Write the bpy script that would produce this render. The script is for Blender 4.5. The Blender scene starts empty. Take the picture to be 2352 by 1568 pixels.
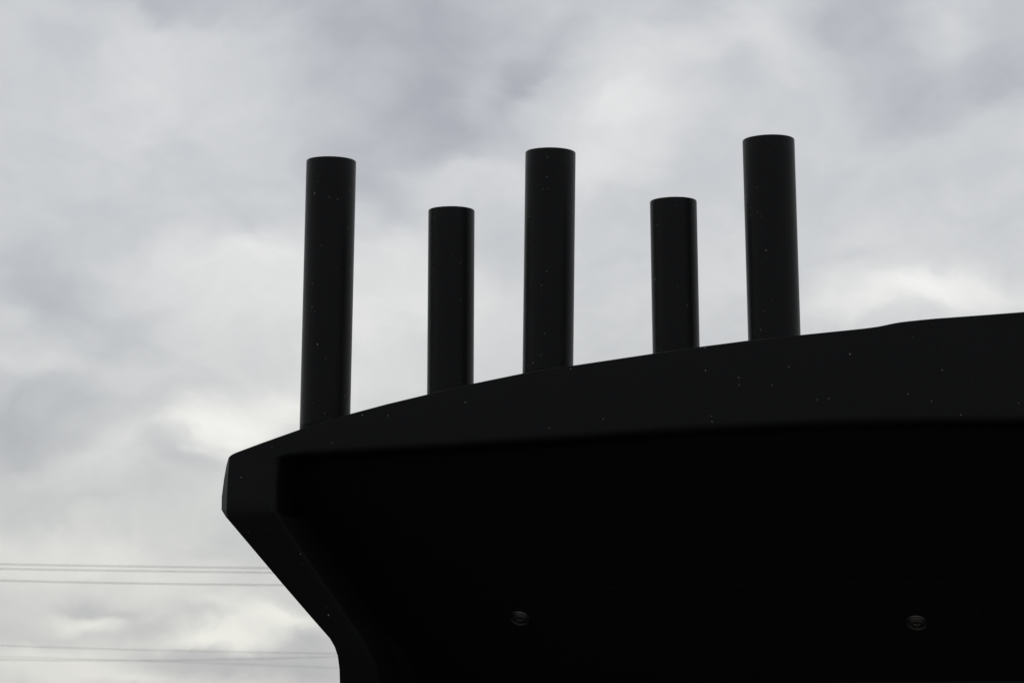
import bpy, bmesh, math, random
from mathutils import Vector, Matrix

scene = bpy.context.scene
coll = scene.collection
rnd = random.Random(7)

# ------------------------------------------------------------------ camera
PITCH = math.radians(8.0)
CAM = Vector((0.0, 0.0, 1.5))
PW, PH, FPX = 2352.0, 1568.0, 100.0 / 36.0 * 2352.0
FWD = Vector((0.0, math.cos(PITCH), math.sin(PITCH)))
UP = Vector((0.0, -math.sin(PITCH), math.cos(PITCH)))
RIGHT = Vector((1.0, 0.0, 0.0))
cam_data = bpy.data.cameras.new('camera')
cam_data.lens = 100.0
cam_data.sensor_width = 36.0
cam_data.clip_start = 0.05
cam_data.clip_end = 6000.0
cam_data.dof.use_dof = True
cam_data.dof.focus_distance = 1.74
cam_data.dof.aperture_fstop = 55.0
cam = bpy.data.objects.new('camera', cam_data)
coll.objects.link(cam)
cam.location = CAM
cam.rotation_euler = (math.pi / 2 + PITCH, 0, 0)
scene.camera = cam


def ray(u, v):
    return (FWD + RIGHT * ((u - PW / 2) / FPX) - UP * ((v - PH / 2) / FPX)).normalized()


# ------------------------------------------------------------------ sky
SUN_EL, SUN_AZ = math.radians(48), math.radians(-12)      # azimuth from +Y towards +X
world = bpy.data.worlds.new('World')
scene.world = world
world.use_nodes = True
wt = world.node_tree
wt.nodes.clear()


def N(tree, kind, **kw):
    n = tree.nodes.new(kind)
    for k, v in kw.items():
        setattr(n, k, v)
    return n


def link(tree, a, b):
    tree.links.new(a, b)


def wmath(op, a, b=None, c=None, clamp=False):
    n = N(wt, 'ShaderNodeMath', operation=op, use_clamp=clamp)
    for i, x in enumerate((a, b, c)):
        if x is None:
            continue
        if isinstance(x, (int, float)):
            n.inputs[i].default_value = x
        else:
            link(wt, x, n.inputs[i])
    return n.outputs[0]


tc = N(wt, 'ShaderNodeTexCoord')
D0 = tc.outputs['Generated']


def wnoise(vec, scale, detail, rough, stretch=(1, 1, 1), off=(0, 0, 0), color=False, dist=0.0):
    m = N(wt, 'ShaderNodeMapping')
    link(wt, vec, m.inputs['Vector'])
    m.inputs['Scale'].default_value = stretch
    m.inputs['Location'].default_value = off
    n = N(wt, 'ShaderNodeTexNoise', noise_dimensions='3D')
    link(wt, m.outputs[0], n.inputs['Vector'])
    n.inputs['Scale'].default_value = scale
    n.inputs['Detail'].default_value = detail
    n.inputs['Roughness'].default_value = rough
    n.inputs['Distortion'].default_value = dist
    return n.outputs['Color' if color else 'Fac']


# wind-torn cloud edges: the direction is shaken before the cloud masses are laid out
def shake(vec, scale, detail, amount, off):
    c = wnoise(vec, scale, detail, 0.55, (1, 1, 1.5), off, True)
    s = N(wt, 'ShaderNodeVectorMath', operation='SUBTRACT')
    link(wt, c, s.inputs[0])
    s.inputs[1].default_value = (0.5, 0.5, 0.5)
    m = N(wt, 'ShaderNodeVectorMath', operation='MULTIPLY_ADD')
    link(wt, s.outputs[0], m.inputs[0])
    m.inputs[1].default_value = (amount, amount, amount)
    link(wt, vec, m.inputs[2])
    return m.outputs[0]


DW = shake(shake(D0, 14.0, 2.0, 0.035, (3.1, 0.4, 7.7)), 55.0, 4.0, 0.014, (1.7, 5.2, 0.3))

# overall overcast deck
f1 = wnoise(DW, 9.0, 4.0, 0.5, (1, 1, 1.9), (0.3, 2.2, 4.1))
f2 = wnoise(DW, 38.0, 4.0, 0.52, (1, 1, 1.6), (6.3, 1.2, 0.4))
val = wmath('MULTIPLY_ADD', wmath('SUBTRACT', f1, 0.5), 0.080, 0.800)
val = wmath('MULTIPLY_ADD', wmath('SUBTRACT', f2, 0.5), 0.075, val)

# cloud masses: (u, v, half width, half height, tilt deg, change of tone)
MASSES = [
    # dark upper middle
    (900, 120, 420, 300, 10, -0.075), (1010, 260, 260, 130, -12, -0.060), (1060, 40, 420, 170, 0, -0.045),
    (1230, 170, 190, 75, -42, -0.085), (740, 20, 150, 90, 20, -0.040), (1120, 330, 200, 70, 14, -0.035),
    (820, 360, 190, 90, 30, -0.030),
    # pale spot inside the dark mass
    (1110, 210, 110, 70, -30, 0.030), (880, 170, 90, 60, 0, 0.020), (1080, 285, 110, 36, 20, 0.030),
    # top left
    (380, -10, 330, 60, 0, -0.085), (150, 110, 130, 90, -30, -0.045), (20, 60, 130, 150, 0, -0.006),
    (330, 170, 330, 170, 0, 0.018), (420, 290, 420, 200, 0, 0.018), (600, 150, 120, 110, 0, 0.02),
    (440, 320, 90, 40, 25, -0.020),
    # bright band right of the dark mass
    (1410, 300, 210, 140, -10, 0.052), (1480, 150, 170, 130, -25, 0.040), (1290, 400, 260, 90, -8, 0.045),
    (1430, 230, 90, 80, 0, 0.010),
    # right side
    (1680, 70, 150, 90, -10, 0.030), (1560, 40, 110, 70, 0, -0.040), (1970, 60, 230, 170, 20, -0.066),
    (2200, 110, 150, 120, -20, 0.022), (2340, 130, 140, 190, 0, -0.048), (2170, 210, 260, 120, -5, -0.070),
    (1800, 170, 170, 130, 0, 0.020), (1650, 180, 120, 60, 10, -0.020), (2120, 300, 150, 70, 10, -0.030),
    (2000, 560, 420, 180, 0, 0.012), (2200, 420, 190, 60, -8, -0.010), (2300, 470, 160, 70, 0, 0.010),
    # bright low right
    (2070, 705, 340, 85, -6, 0.090), (2180, 690, 220, 60, -8, 0.055), (2340, 660, 120, 70, 0, 0.030),
    # between the tubes
    (900, 640, 330, 170, -10, 0.060), (880, 440, 150, 70, 20, -0.045), (1010, 400, 170, 70, -14, 0.035),
    (1140, 560, 110, 110, -30, -0.020), (1120, 720, 220, 110, 0, 0.040), (1420, 560, 280, 200, 0, 0.015),
    (1650, 620, 150, 170, 0, 0.025), (900, 820, 240, 130, 0, 0.045), (1390, 720, 190, 80, 0, 0.010),
    # left side
    (560, 620, 300, 120, -8, 0.060), (400, 590, 190, 60, -10, 0.040), (640, 560, 160, 60, -20, 0.035),
    (60, 650, 200, 120, 10, -0.046), (230, 740, 290, 100, 25, -0.034), (50, 720, 90, 40, 0, 0.035),
    (640, 800, 260, 190, 0, 0.035), (330, 600, 90, 60, 0, 0.0), (310, 860, 170, 60, -8, 0.030),
    (60, 830, 130, 50, 0, 0.025), (170, 900, 220, 70, -14, -0.036), (60, 990, 200, 150, 0, -0.075),
    (300, 930, 200, 60, 6, -0.012), (110, 930, 70, 40, 0, 0.02),
    # bright patch over the left end of the hood and grey scud below
    (580, 960, 260, 90, -14, 0.110), (470, 1010, 210, 60, -4, 0.065), (410, 1052, 115, 62, 16, -0.060),
    (500, 1020, 40, 46, 0, -0.024), (230, 1080, 260, 90, -6, 0.045), (360, 1130, 190, 70, 0, -0.010),
    (90, 1160, 260, 50, 0, -0.015), (480, 1150, 110, 160, 0, 0.010),
    # low left
    (160, 1255, 360, 80, -3, 0.065), (460, 1240, 200, 80, 0, -0.020), (300, 1330, 400, 70, 2, 0.040),
    (180, 1366, 84, 34, -6, -0.065), (260, 1392, 70, 24, 20, -0.035), (420, 1370, 200, 70, 0, 0.005),
    (160, 1412, 80, 34, -6, 0.075), (232, 1424, 66, 30, 18, 0.070), (325, 1452, 150, 38, 8, -0.036),
    (610, 1425, 200, 56, 10, 0.080), (690, 1440, 110, 50, 10, 0.045), (70, 1470, 200, 44, 4, -0.030),
    (500, 1478, 210, 50, 2, 0.110), (500, 1422, 90, 26, 8, -0.030), (120, 1530, 340, 80, 4, 0.055),
    (300, 1572, 80, 24, 10, 0.035), (430, 1536, 210, 44, 6, -0.075), (600, 1552, 170, 40, 0, -0.040), (700, 1530, 150, 80, 0, -0.060),
    (735, 1474, 60, 40, 0, -0.045),
]
for (u, v, ru, rv, ang, amp) in MASSES:
    if amp == 0.0:
        continue
    c = ray(u, v)
    m = N(wt, 'ShaderNodeMapping', vector_type='TEXTURE')
    seq = N(wt, 'ShaderNodeVectorMath', operation='MULTIPLY_ADD')   # keeps the masses in sequence (shader stack)
    link(wt, val, seq.inputs[0])
    seq.inputs[1].default_value = (1e-7, 1e-7, 1e-7)
    link(wt, DW, seq.inputs[2])
    link(wt, seq.outputs[0], m.inputs['Vector'])
    m.inputs['Location'].default_value = c
    m.inputs['Rotation'].default_value = (0, math.radians(ang), 0)
    m.inputs['Scale'].default_value = (1.25 * ru / FPX, 0.12, 1.25 * rv / FPX)
    ln = N(wt, 'ShaderNodeVectorMath', operation='LENGTH')
    link(wt, m.outputs[0], ln.inputs[0])
    mr = N(wt, 'ShaderNodeMapRange', interpolation_type='SMOOTHERSTEP')
    link(wt, ln.outputs['Value'], mr.inputs['Value'])
    mr.inputs['From Min'].default_value = 0.0
    mr.inputs['From Max'].default_value = 1.0
    mr.inputs['To Min'].default_value = amp
    mr.inputs['To Max'].default_value = 0.0
    val = wmath('ADD', val, mr.outputs[0])

f3 = wnoise(DW, 100.0, 4.0, 0.55, (1, 1, 1.5), (2.3, 8.2, 1.4))
val = wmath('MULTIPLY_ADD', wmath('SUBTRACT', f3, 0.5), 0.034, val)
val = wmath('MAXIMUM', val, 0.55)
lin = wmath('POWER', val, 2.2)
# thin parts of the deck let white through, thick parts are blue grey; near the horizon the air is warmer
ramp = N(wt, 'ShaderNodeValToRGB')
link(wt, val, ramp.inputs[0])
e = ramp.color_ramp.elements
e[0].position, e[0].color = 0.66, (0.955, 0.985, 1.085, 1)
e[1].position, e[1].color = 0.90, (1.0, 1.0, 0.992, 1)
x = e.new(0.80)
x.color = (0.980, 0.998, 1.030, 1)
sep = N(wt, 'ShaderNodeSeparateXYZ')
link(wt, D0, sep.inputs[0])
low = N(wt, 'ShaderNodeMapRange', interpolation_type='SMOOTHSTEP')
link(wt, sep.outputs['Z'], low.inputs['Value'])
low.inputs['From Min'].default_value = 0.02
low.inputs['From Max'].default_value = 0.22
low.inputs['To Min'].default_value = 1.0
low.inputs['To Max'].default_value = 0.0
warm = N(wt, 'ShaderNodeMix', data_type='RGBA', blend_type='MULTIPLY')
link(wt, low.outputs[0], warm.inputs['Factor'])
link(wt, ramp.outputs[0], warm.inputs['A'])
warm.inputs['B'].default_value = (1.010, 1.004, 0.955, 1)
col = N(wt, 'ShaderNodeVectorMath', operation='SCALE')
link(wt, warm.outputs['Result'], col.inputs[0])
link(wt, lin, col.inputs['Scale'])

sky = N(wt, 'ShaderNodeTexSky', sky_type='NISHITA')
sky.sun_disc = False
sky.sun_elevation = SUN_EL
sky.sun_rotation = SUN_AZ
bg_sky = N(wt, 'ShaderNodeBackground')
link(wt, sky.outputs[0], bg_sky.inputs['Color'])
bg_sky.inputs['Strength'].default_value = 0.1
bg_cloud = N(wt, 'ShaderNodeBackground')
link(wt, col.outputs[0], bg_cloud.inputs['Color'])
bg_cloud.inputs['Strength'].default_value = 1.0
mix = N(wt, 'ShaderNodeMixShader')
mix.inputs['Fac'].default_value = 0.96                     # cloud cover
link(wt, bg_sky.outputs[0], mix.inputs[1])
link(wt, bg_cloud.outputs[0], mix.inputs[2])
wout = N(wt, 'ShaderNodeOutputWorld')
link(wt, mix.outputs[0], wout.inputs['Surface'])

sun_data = bpy.data.lights.new('sun', 'SUN')
sun_data.energy = 0.6
sun_data.angle = math.radians(14)
sun_data.color = (1.0, 0.96, 0.9)
sun = bpy.data.objects.new('sun', sun_data)
coll.objects.link(sun)
sdir = Vector((math.sin(SUN_AZ) * math.cos(SUN_EL), math.cos(SUN_AZ) * math.cos(SUN_EL), math.sin(SUN_EL)))
sun.rotation_euler = sdir.to_track_quat('Z', 'Y').to_euler()

vs = scene.view_settings
vs.view_transform = 'Standard'
vs.look = 'None'
vs.exposure = 0.0
vs.gamma = 1.0
vs.use_curve_mapping = False


world.cycles.sampling_method = 'NONE'        # an even overcast needs no importance map
scene.cycles.max_bounces = 4
scene.cycles.diffuse_bounces = 2
scene.cycles.glossy_bounces = 3

# ------------------------------------------------------------------ materials
def black_coat(name, base, rough, spec, specks, bump, scale):
    m = bpy.data.materials.new(name)
    m.use_nodes = True
    t = m.node_tree
    b = t.nodes['Principled BSDF']
    co = N(t, 'ShaderNodeTexCoord')
    # slight unevenness of the coat
    n = N(t, 'ShaderNodeTexNoise')
    link(t, co.outputs['Object'], n.inputs['Vector'])
    n.inputs['Scale'].default_value = 35.0
    n.inputs['Detail'].default_value = 5.0
    r = N(t, 'ShaderNodeMapRange')
    link(t, n.outputs['Fac'], r.inputs['Value'])
    r.inputs['To Min'].default_value = rough - 0.07
    r.inputs['To Max'].default_value = rough + 0.07
    link(t, r.outputs[0], b.inputs['Roughness'])
    b.inputs['Specular IOR Level'].default_value = spec
    # pale dust specks clinging to the coat
    fac = None
    for (sc, rad, keep, off) in specks:
        mp = N(t, 'ShaderNodeMapping')
        mp.inputs['Location'].default_value = off
        link(t, co.outputs['Object'], mp.inputs['Vector'])
        v = N(t, 'ShaderNodeTexVoronoi', feature='F1')
        link(t, mp.outputs[0], v.inputs['Vector'])
        v.inputs['Scale'].default_value = sc
        s = N(t, 'ShaderNodeSeparateColor')
        link(t, v.outputs['Color'], s.inputs[0])
        size = N(t, 'ShaderNodeMath', operation='MULTIPLY')
        link(t, s.outputs['Green'], size.inputs[0])
        size.inputs[1].default_value = rad * sc
        a = N(t, 'ShaderNodeMath', operation='LESS_THAN')
        link(t, v.outputs['Distance'], a.inputs[0])
        link(t, size.outputs[0], a.inputs[1])
        k = N(t, 'ShaderNodeMath', operation='LESS_THAN')
        link(t, s.outputs['Red'], k.inputs[0])
        k.inputs[1].default_value = keep
        p = N(t, 'ShaderNodeMath', operation='MULTIPLY')
        link(t, a.outputs[0], p.inputs[0])
        link(t, k.outputs[0], p.inputs[1])
        if fac is None:
            fac = p.outputs[0]
        else:
            q = N(t, 'ShaderNodeMath', operation='MAXIMUM')
            link(t, fac, q.inputs[0])
            link(t, p.outputs[0], q.inputs[1])
            fac = q.outputs[0]
    mx = N(t, 'ShaderNodeMix', data_type='RGBA')
    mx.inputs['A'].default_value = (*base, 1)
    mx.inputs['B'].default_value = (0.36, 0.35, 0.32, 1)
    if fac is not None:
        link(t, fac, mx.inputs['Factor'])
    else:
        mx.inputs['Factor'].default_value = 0.0
    link(t, mx.outputs['Result'], b.inputs['Base Color'])
    # orange-peel texture of powder coating
    nb = N(t, 'ShaderNodeTexNoise')
    link(t, co.outputs['Object'], nb.inputs['Vector'])
    nb.inputs['Scale'].default_value = scale
    nb.inputs['Detail'].default_value = 3.0
    bp = N(t, 'ShaderNodeBump')
    bp.inputs['Strength'].default_value = bump
    bp.inputs['Distance'].default_value = 0.0006
    link(t, nb.outputs['Fac'], bp.inputs['Height'])
    link(t, bp.outputs[0], b.inputs['Normal'])
    return m


SP = [(150.0, 0.00058, 0.045, (0.3, 0.7, 0.1)), (300.0, 0.00029, 0.17, (1.3, 0.2, 2.1))]
M_SHELL = black_coat('black_moulded_coat', (0.0109, 0.0111, 0.0118), 0.55, 0.08, SP, 0.25, 900.0)
M_UNDER = black_coat('black_moulded_coat_clean', (0.0096, 0.0100, 0.0110), 0.55, 0.08, [], 0.25, 900.0)
M_TUBE = black_coat('black_powder_coat', (0.0058, 0.0061, 0.0069), 0.35, 0.11,
                    [(200.0, 0.00045, 0.08, (0.1, 0.4, 0.9)), (400.0, 0.00026, 0.30, (2.3, 0.5, 0.6))], 0.30, 1100.0)
M_METAL = black_coat('blackened_steel', (0.13, 0.12, 0.11), 0.32, 0.5, [], 0.1, 1500.0)
tb = M_TUBE.node_tree.nodes['Principled BSDF']          # sheen added to the coat to broaden the tubes' bright edges
tb.inputs['Sheen Weight'].default_value = 0.12
tb.inputs['Sheen Roughness'].default_value = 0.22
for mm in (M_METAL,):
    mm.node_tree.nodes['Principled BSDF'].inputs['Metallic'].default_value = 0.85


def plain(name, base, rough, nscale, var):
    m = bpy.data.materials.new(name)
    m.use_nodes = True
    t = m.node_tree
    b = t.nodes['Principled BSDF']
    co = N(t, 'ShaderNodeTexCoord')
    n = N(t, 'ShaderNodeTexNoise')
    link(t, co.outputs['Object'], n.inputs['Vector'])
    n.inputs['Scale'].default_value = nscale
    n.inputs['Detail'].default_value = 6.0
    mx = N(t, 'ShaderNodeMix', data_type='RGBA')
    mx.inputs['A'].default_value = (*[c * (1 - var) for c in base], 1)
    mx.inputs['B'].default_value = (*[c * (1 + var) for c in base], 1)
    link(t, n.outputs['Fac'], mx.inputs['Factor'])
    link(t, mx.outputs['Result'], b.inputs['Base Color'])
    b.inputs['Roughness'].default_value = rough
    return m


M_GROUND = plain('asphalt', (0.045, 0.045, 0.046), 0.9, 3.0, 0.3)
M_WIRE = plain('weathered_cable', (0.10, 0.10, 0.095), 0.6, 2.0, 0.2)


# ------------------------------------------------------------------ helpers
def mesh_obj(name, bm, mat, parent=None, smooth=True, bevel=0.0, segs=3, angle=28):
    me = bpy.data.meshes.new(name)
    bmesh.ops.recalc_face_normals(bm, faces=bm.faces)
    bm.to_mesh(me)
    bm.free()
    me.materials.append(mat)
    if smooth:
        for p in me.polygons:
            p.use_smooth = True
    o = bpy.data.objects.new(name, me)
    coll.objects.link(o)
    if parent:
        o.parent = parent
    if bevel > 0:
        b = o.modifiers.new('bevel', 'BEVEL')
        b.width = bevel
        b.segments = segs
        b.limit_method = 'ANGLE'
        b.angle_limit = math.radians(angle)
        b.harden_normals = True
    return o


def lathe(bm, profile, segs, mat4=None):
    rings = []
    for (r, z) in profile:
        if r < 1e-6:
            rings.append([bm.verts.new((0, 0, z))])
        else:
            rings.append([bm.verts.new((r * math.cos(2 * math.pi * k / segs), r * math.sin(2 * math.pi * k / segs), z))
                          for k in range(segs)])
    for a, b in zip(rings, rings[1:]):
        for k in range(segs):
            k2 = (k + 1) % segs
            if len(a) == 1 and len(b) == 1:
                continue
            if len(a) == 1:
                bm.faces.new((a[0], b[k], b[k2]))
            elif len(b) == 1:
                bm.faces.new((a[k], a[k2], b[0]))
            else:
                bm.faces.new((a[k], a[k2], b[k2], b[k]))
    if mat4 is not None:
        bmesh.ops.transform(bm, matrix=mat4, verts=[v for r in rings for v in r])


# ------------------------------------------------------------------ ground
bm = bmesh.new()
c0 = bm.verts.new((0, 0, 0))
prev = None
for R in (3, 20, 150, 900, 4500):
    ring = [bm.verts.new((R * math.cos(2 * math.pi * k / 48), R * math.sin(2 * math.pi * k / 48), 0)) for k in range(48)]
    for k in range(48):
        if prev is None:
            bm.faces.new((c0, ring[k], ring[(k + 1) % 48]))
        else:
            bm.faces.new((prev[k], ring[k], ring[(k + 1) % 48], prev[(k + 1) % 48]))
    prev = ring
ground = mesh_obj('ground', bm, M_GROUND, smooth=False)
ground['kind'] = 'structure'

# ------------------------------------------------------------------ the black hood
YAW = math.radians(18)
ES = Vector((math.cos(YAW), -math.sin(YAW), 0))      # along the hood, to the right
EN = Vector((math.sin(YAW), math.cos(YAW), 0))       # away from the viewer
O = CAM + FWD * 1.72
root = bpy.data.objects.new('equipment_hood', None)
coll.objects.link(root)
root.location = (O.x, O.y, 0)
root.rotation_euler = (0, 0, -YAW)
root['label'] = 'black moulded equipment hood on a column, five upright tubes of two heights along its top'
root['category'] = 'hood'


def loc(u, v, d):
    """hood coordinates (along, depth, height) of the point seen at u, v on the plane d behind the fascia"""
    r = ray(u, v)
    t = (d + (O - CAM).dot(EN)) / r.dot(EN)
    p = CAM + r * t
    q = p - Vector((O.x, O.y, 0))
    return Vector((q.dot(ES), q.dot(EN), p.z))


def DIAG(v):
    t = max(0.0, (v - 1168) / 325.0)
    return 0.055 * t * t / (t + 0.10)         # the flank eases away from the fascia



# stations round the hood from the foot of the column, up the sloping flank, over the left end, along the top:
# fascia outer edge (u, v), fascia inner edge (u, v), inner end of the recess (u, v)
ST = [
    ((780, 1568), (874, 1568), (1010, 1568)),
    ((779, 1535), (866, 1535), (1010, 1550)),
    ((775, 1505), (856, 1508), (1010, 1532)),
    ((768, 1484), (845, 1484), (1010, 1515)),
    ((757, 1465), (832, 1463), (1010, 1497)),
    ((720, 1423), (800, 1416), (1010, 1478)),
    ((650, 1342), (740, 1330), (1010, 1450)),
    ((600, 1283), (695, 1265), (1010, 1425)),
    ((540, 1212), (652, 1202), (1010, 1402)),
    ((524, 1192.5), (641, 1184), (1011, 1386)),
    ((520, 1174), (636, 1174), (1013, 1376)),
    ((521, 1145), (636, 1145), (1016, 1368)),
    ((523, 1100), (636, 1100), (1020, 1361)),
    ((525, 1070), (637, 1074), (1026, 1355)),
    ((527, 1048), (640, 1058), (1033, 1350)),
    ((532, 1043.5), (643, 1053), (1037, 1348)),
    ((541, 1039), (648, 1049), (1042, 1347)),
    ((600, 1017), (664, 1046), (1056, 1346)),
    ((690, 985), (720, 1043), (1080, 1345)),
    ((804, 950), (812, 1038), (1120, 1345)),
    ((890, 927), (895, 1033), (1160, 1345)),
    ((982, 905), (985, 1028), (1210, 1345)),
    ((1088, 880), (1088, 1021), (1270, 1345)),
    ((1200, 857), (1200, 1014), (1340, 1345)),
    ((1250, 848.5), (1250, 1011), (1380, 1345)),
    ((1316, 839), (1316, 1007), (1430, 1345)),
    ((1500, 811.5), (1500, 993), (1560, 1345)),
    ((1607, 796), (1607, 987), (1650, 1345)),
    ((1719, 781.5), (1719, 981), (1740, 1345)),
    ((1838, 769), (1838, 975), (1850, 1345)),
    ((1950, 757.5), (1950, 971), (1955, 1345)),
    ((1985, 753.9), (1985, 970), (1985, 1345)),
    ((2005, 751.3), (2005, 970), (2005, 1345)),
    ((2020, 749), (2020, 969.8), (2020, 1345)),
    ((2035, 745.9), (2035, 969.5), (2035, 1345)),
    ((2050, 742.6), (2050, 969.2), (2050, 1345)),
    ((2065, 740), (2065, 969), (2065, 1345)),
    ((2085, 737.4), (2085, 969), (2085, 1345)),
    ((2112, 734.6), (2112, 968.8), (2112, 1345)),
    ((2150, 731), (2150, 968.5), (2150, 1345)),
    ((2240, 724.5), (2240, 968), (2240, 1345)),
    ((2352, 716), (2352, 968), (2352, 1345)),
    ((2600, 703), (2600, 968), (2600, 1345)),
]
# how far the left end bulges out beyond the fascia: station -> silhouette point
BULGE = {9: (519.5, 1188), 10: (508.5, 1170), 11: (509, 1140), 12: (514.5, 1098), 13: (520, 1068), 14: (525, 1050)}
AX = loc(2600, 800, 0.0).x                     # plane of symmetry
rings = [[], [], [], [], [], []]               # back, mid, bulge, front outer, front inner, recess end
for i, (a, b, c) in enumerate(ST):
    da, db = DIAG(a[1]), DIAG(b[1]) + 0.005 * min(1.0, max(0.0, (10 - i) / 5.0))
    F = loc(a[0], a[1], da)
    G = loc(b[0], b[1], db)
    H = loc(c[0], c[1], 0.165)
    if i in BULGE:
        B = loc(*BULGE[i], da + 0.014)
    else:
        B = F + Vector((0.001 if i < 10 else 0.0, 0.014, -0.0004))
    Mid = F + Vector((0.004, 0.07, -0.002 if i >= 14 else 0.0))
    Bk = F + Vector((0.022, 0.30 - da, -0.012 if i >= 14 else 0.0))
    for ring, p in zip(rings, (Bk, Mid, B, F, G, H)):
        ring.append(p)
# the last station lies on the symmetry plane
for ring in rings:
    ring[-1].x = AX
# foot: run the first station straight down to the ground
for ring in rings:
    p = ring[0].copy()
    p.z = 0.0
    ring.insert(0, p)


def mirror_ring(ring):
    return ring + [Vector((2 * AX - p.x, p.y, p.z)) for p in reversed(ring[:-1])]


full = [mirror_ring(r) for r in rings]


def strip(bm, vr, lo, hi):
    for a, b in zip(vr[lo:hi], vr[lo + 1:hi + 1]):
        for k in range(len(a) - 1):
            try:
                bm.faces.new((a[k], a[k + 1], b[k + 1], b[k]))
            except ValueError:
                pass


# underside: one slope running down and back from the fascia to the column
SL = 1.2                                       # about 50 degrees
Z0 = max(p.z for p in full[4]) + 0.002
Y0 = 0.005


def on_slope(u, v):
    """hood coordinates of the point of the underside slope seen at u, v"""
    a, b = loc(u, v, 0.0), loc(u, v, 0.3)
    f = lambda p: p.y - Y0 - (Z0 - p.z) * SL
    t = f(a) / (f(a) - f(b))
    return a + (b - a) * t


def slope_offset(i, c):
    if i < 10:
        return on_slope(c[0] + 64, c[1] + 4)
    if i < 17:
        return on_slope(c[0] + 34, max(c[1], 1058) + 14)
    return on_slope(max(c[0], 690), c[1] + 16)


half = [slope_offset(i, b_) for i, (a_, b_, c_) in enumerate(ST)]
half[-1].x = AX
foot = half[0].copy()
foot.z = 0.0
half.insert(0, foot)
hh = mirror_ring(half)
# outer shell: back, sides, rounded edge, fascia and the fillet that turns under it
n = len(full[0])
fillet = [[] for _ in range(6)]
for k in range(n):
    F, G, H = full[3][k], full[4][k], hh[k]
    r0 = min(0.0042, (F - G).length * 0.4)
    r1 = min(0.0042, (H - G).length * 0.6)
    A, C = G + (F - G).normalized() * r0, G + (H - G).normalized() * r1
    for j in range(6):
        t = j / 5
        fillet[j].append(A * (1 - t) ** 2 + G * 2 * t * (1 - t) + C * t * t)
bm = bmesh.new()
vr = [[bm.verts.new(p) for p in r] for r in full[:4] + fillet + [hh]]
strip(bm, vr, 0, len(vr) - 1)
for k in range(n // 2):                        # back wall
    a, b, c, d = vr[0][k], vr[0][k + 1], vr[0][n - 2 - k], vr[0][n - 1 - k]
    fs = [a, b] + ([c, d] if c is not b else [d])
    try:
        bm.faces.new(fs)
    except ValueError:
        pass
shell = mesh_obj('shell', bm, M_SHELL, root, bevel=0.0030, segs=3, angle=25)

bm = bmesh.new()
h = [bm.verts.new(p) for p in hh]
loop = [bm.edges.new((a, b)) for a, b in zip(h[1:-1], h[2:-1])]
loop.append(bm.edges.new((h[-2], h[1])))
bmesh.ops.triangle_fill(bm, edges=loop, use_beauty=True)
bm.faces.new((h[0], h[1], h[-2], h[-1]))
underside = mesh_obj('underside', bm, M_UNDER, root, smooth=False)

# cover plate screwed onto the slope
P0, P1 = on_slope(1118, 1352), on_slope(2255, 1352)
TILT = math.atan(SL)
PW_ = P1.x - P0.x


def rounded_plate(bm, x0, x1, z0, z1, y0, y1, rad, segs=8):
    pts = []
    for (cx, cz, a0) in ((x1 - rad, z1 - rad, 0), (x0 + rad, z1 - rad, 90), (x0 + rad, z0 + rad, 180), (x1 - rad, z0 + rad, 270)):
        for k in range(segs + 1):
            a = math.radians(a0 + 90 * k / segs)
            pts.append((cx + rad * math.cos(a), cz + rad * math.sin(a)))
    f = [bm.verts.new((x, y0, z)) for x, z in pts]
    b = [bm.verts.new((x, y1, z)) for x, z in pts]
    bm.faces.new(f)
    bm.faces.new(list(reversed(b)))
    for k in range(len(pts)):
        k2 = (k + 1) % len(pts)
        bm.faces.new((f[k], b[k], b[k2], f[k2]))


bm = bmesh.new()
rounded_plate(bm, 0, PW_, -0.085, 0, -0.0005, 0.002, 0.010)
PM = Matrix.Translation(P0) @ Matrix.Rotation(TILT, 4, 'X')
Q0, Q1 = PM.inverted() @ on_slope(1116, 1560), PM.inverted() @ on_slope(2262, 1560)
for v_ in bm.verts:                            # the plate tapers towards the column
    f_ = v_.co.z / Q0.z
    v_.co.x += f_ * (Q0.x + (Q1.x - PW_ - Q0.x) * v_.co.x / PW_)
plate = mesh_obj('cover_plate', bm, M_UNDER, root, smooth=False)
plate.location = P0
plate.rotation_euler = (TILT, 0, 0)
PM = Matrix.Translation(P0) @ Matrix.Rotation(TILT, 4, 'X')


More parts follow.
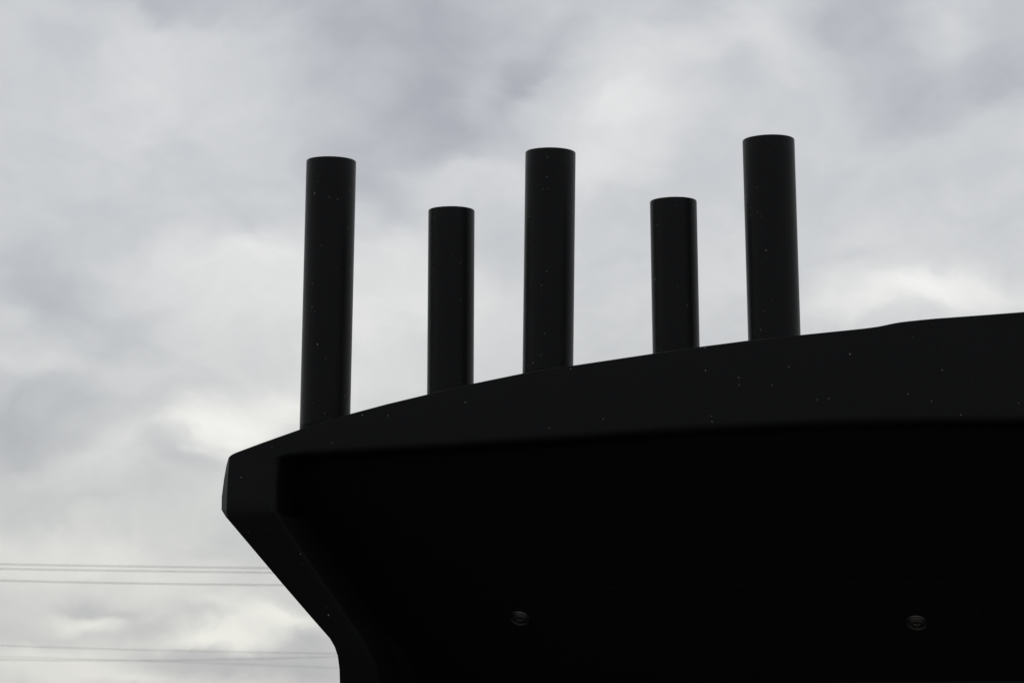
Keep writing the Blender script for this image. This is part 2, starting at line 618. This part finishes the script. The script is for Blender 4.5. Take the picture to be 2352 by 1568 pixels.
def screw(u, v, rad):
    q = PM.inverted() @ on_slope(u, v)
    bm = bmesh.new()
    # flanged dome head with a cross recess, axis towards -y
    segs = 40
    prof = [(rad * 1.05, 0.0), (rad * 1.04, rad * 0.12), (rad * 1.0, rad * 0.17), (rad * 0.95, rad * 0.14),
            (rad * 0.86, rad * 0.02), (rad * 0.80, rad * 0.03), (rad * 0.74, rad * 0.12), (rad * 0.62, rad * 0.20),
            (rad * 0.48, rad * 0.25), (rad * 0.40, rad * 0.27)]
    lathe(bm, prof, segs)
    bm.verts.ensure_lookup_table()
    last = list(bm.verts)[-segs:]
    # four-lobed opening with a sunk floor
    floor = []
    for k, vtx in enumerate(last):
        a = 2 * math.pi * k / segs
        lobe = abs(math.cos(2 * a)) ** 3
        r = rad * (0.12 + 0.25 * lobe)
        rim = bm.verts.new((r * math.cos(a), r * math.sin(a), rad * 0.275))
        bot = bm.verts.new((r * 0.8 * math.cos(a), r * 0.8 * math.sin(a), rad * 0.06))
        floor.append((rim, bot))
    for k in range(segs):
        k2 = (k + 1) % segs
        bm.faces.new((last[k], last[k2], floor[k2][0], floor[k][0]))
        bm.faces.new((floor[k][0], floor[k2][0], floor[k2][1], floor[k][1]))
    cen = bm.verts.new((0, 0, rad * 0.04))
    for k in range(segs):
        bm.faces.new((floor[k][1], floor[(k + 1) % segs][1], cen))
    bmesh.ops.transform(bm, matrix=Matrix.Rotation(math.radians(90), 4, 'X'), verts=bm.verts)
    o = mesh_obj('screw', bm, M_METAL, plate)
    o.location = Vector((q.x, -0.0005, q.z))
    return o


screw(1194.5, 1417, 0.0062)
screw(2106, 1427, 0.0062)


# five tubes on the top of the hood
def top_height(x):
    ring = full[3]
    for a, b in zip(ring, ring[1:]):
        if a.x <= x <= b.x and a.z > 1.6:
            return a.z + (b.z - a.z) * (x - a.x) / (b.x - a.x)
    return ring[len(ring) // 2].z


#         top centre        where it passes the hood edge   width px
TUBES = [((761, 369.5), (746.5, 968), 114.3, 'tall'),
         ((1037, 482.5), (1034.5, 893), 106.3, 'short'),
         ((1264.5, 349.5), (1258.5, 848), 115.5, 'tall'),
         ((1546.5, 461.5), (1553, 804), 107.5, 'short'),
         ((1765, 321), (1778.5, 775), 119.3, 'tall')]
TD = 0.055
for k, (t, b, w, kind) in enumerate(TUBES):
    A = loc(t[0], t[1], TD)
    Bp = loc(b[0], b[1], TD)
    ax = (A - Bp).normalized()
    base = Bp.copy()
    zt_ = top_height(Bp.x) - 0.004
    base = A - ax * ((A.z - zt_) / ax.z)
    rad = 0.5 * w / FPX * (Vector((O.x, O.y, 0)) + ES * A.x + EN * A.y + Vector((0, 0, A.z)) - CAM).dot(FWD)
    L = (A - base).length
    bm = bmesh.new()
    e_ = 0.0009
    prof = [(0, 0), (rad, 0)] + [(rad, L * q / 12) for q in range(1, 12)] + [(rad, L - e_)]
    for q in range(1, 6):
        a_ = math.pi / 2 * q / 5
        prof.append((rad - e_ + e_ * math.cos(a_), L - e_ + e_ * math.sin(a_)))
    prof.append((0, L))
    lathe(bm, prof, 96)
    o = mesh_obj('tube', bm, M_TUBE, root, smooth=True)
    o.location = base
    o.rotation_mode = 'QUATERNION'
    o.rotation_quaternion = Vector((0, 0, 1)).rotation_difference(ax)
    o['label'] = ['tall black tube nearest the left end of the hood', 'short black tube between the first and second tall tubes',
                  'middle tall black tube', 'short black tube just left of the rightmost tall tube',
                  'tallest-standing black tube at the right of the row'][k]


# ------------------------------------------------------------------ overhead wires
WIRES = [  # three points (u, v) each, distance, radius, label
    (((0, 1294.8), (342, 1300.6), (615, 1303.7)), 80, 0.0080, 'topmost thin overhead wire left of the hood, upper one of a close pair'),
    (((0, 1305.4), (342, 1310.8), (625, 1314.2)), 80, 0.0080, 'thin overhead wire just under the topmost one, lower one of a close pair'),
    (((0, 1332.4), (342, 1339.6), (645, 1342.8)), 80, 0.0080, 'single thin overhead wire a little below the upper close pair'),
    (((0, 1481.4), (342, 1492.0), (752, 1499.4)), 105, 0.0064, 'thin pale overhead wire low in the sky, highest of the faint lower ones'),
    (((0, 1514.2), (308, 1516.0), (769, 1507.2)), 105, 0.0064, 'thin pale overhead wire low in the sky, sagging then rising to the right'),
    (((0, 1507.0), (400, 1519.0), (775, 1533.0)), 130, 0.0052, 'faintest overhead wire low in the sky, falling to the right across another'),
]
for pts, dist, rad, label in WIRES:
    (ua, va), (ub, vb), (uc, vc) = pts
    path = []
    for k in range(41):
        u = -2600 + 6400 * k / 40
        # sag curve through the three points
        v = va * (u - ub) * (u - uc) / ((ua - ub) * (ua - uc)) + vb * (u - ua) * (u - uc) / ((ub - ua) * (ub - uc)) \
            + vc * (u - ua) * (u - ub) / ((uc - ua) * (uc - ub))
        r = ray(u, v)
        path.append(CAM + r * (dist / r.y))
    bm = bmesh.new()
    prev = None
    for p in path:
        ring = [bm.verts.new((p.x, p.y + rad * math.cos(a), p.z + rad * math.sin(a)))
                for a in [2 * math.pi * q / 8 for q in range(8)]]
        if prev:
            for q in range(8):
                bm.faces.new((prev[q], ring[q], ring[(q + 1) % 8], prev[(q + 1) % 8]))
        prev = ring
    o = mesh_obj('overhead_wire', bm, M_WIRE)
    o['label'] = label
    o['category'] = 'wire'
    o['group'] = 'overhead wires in the distance'
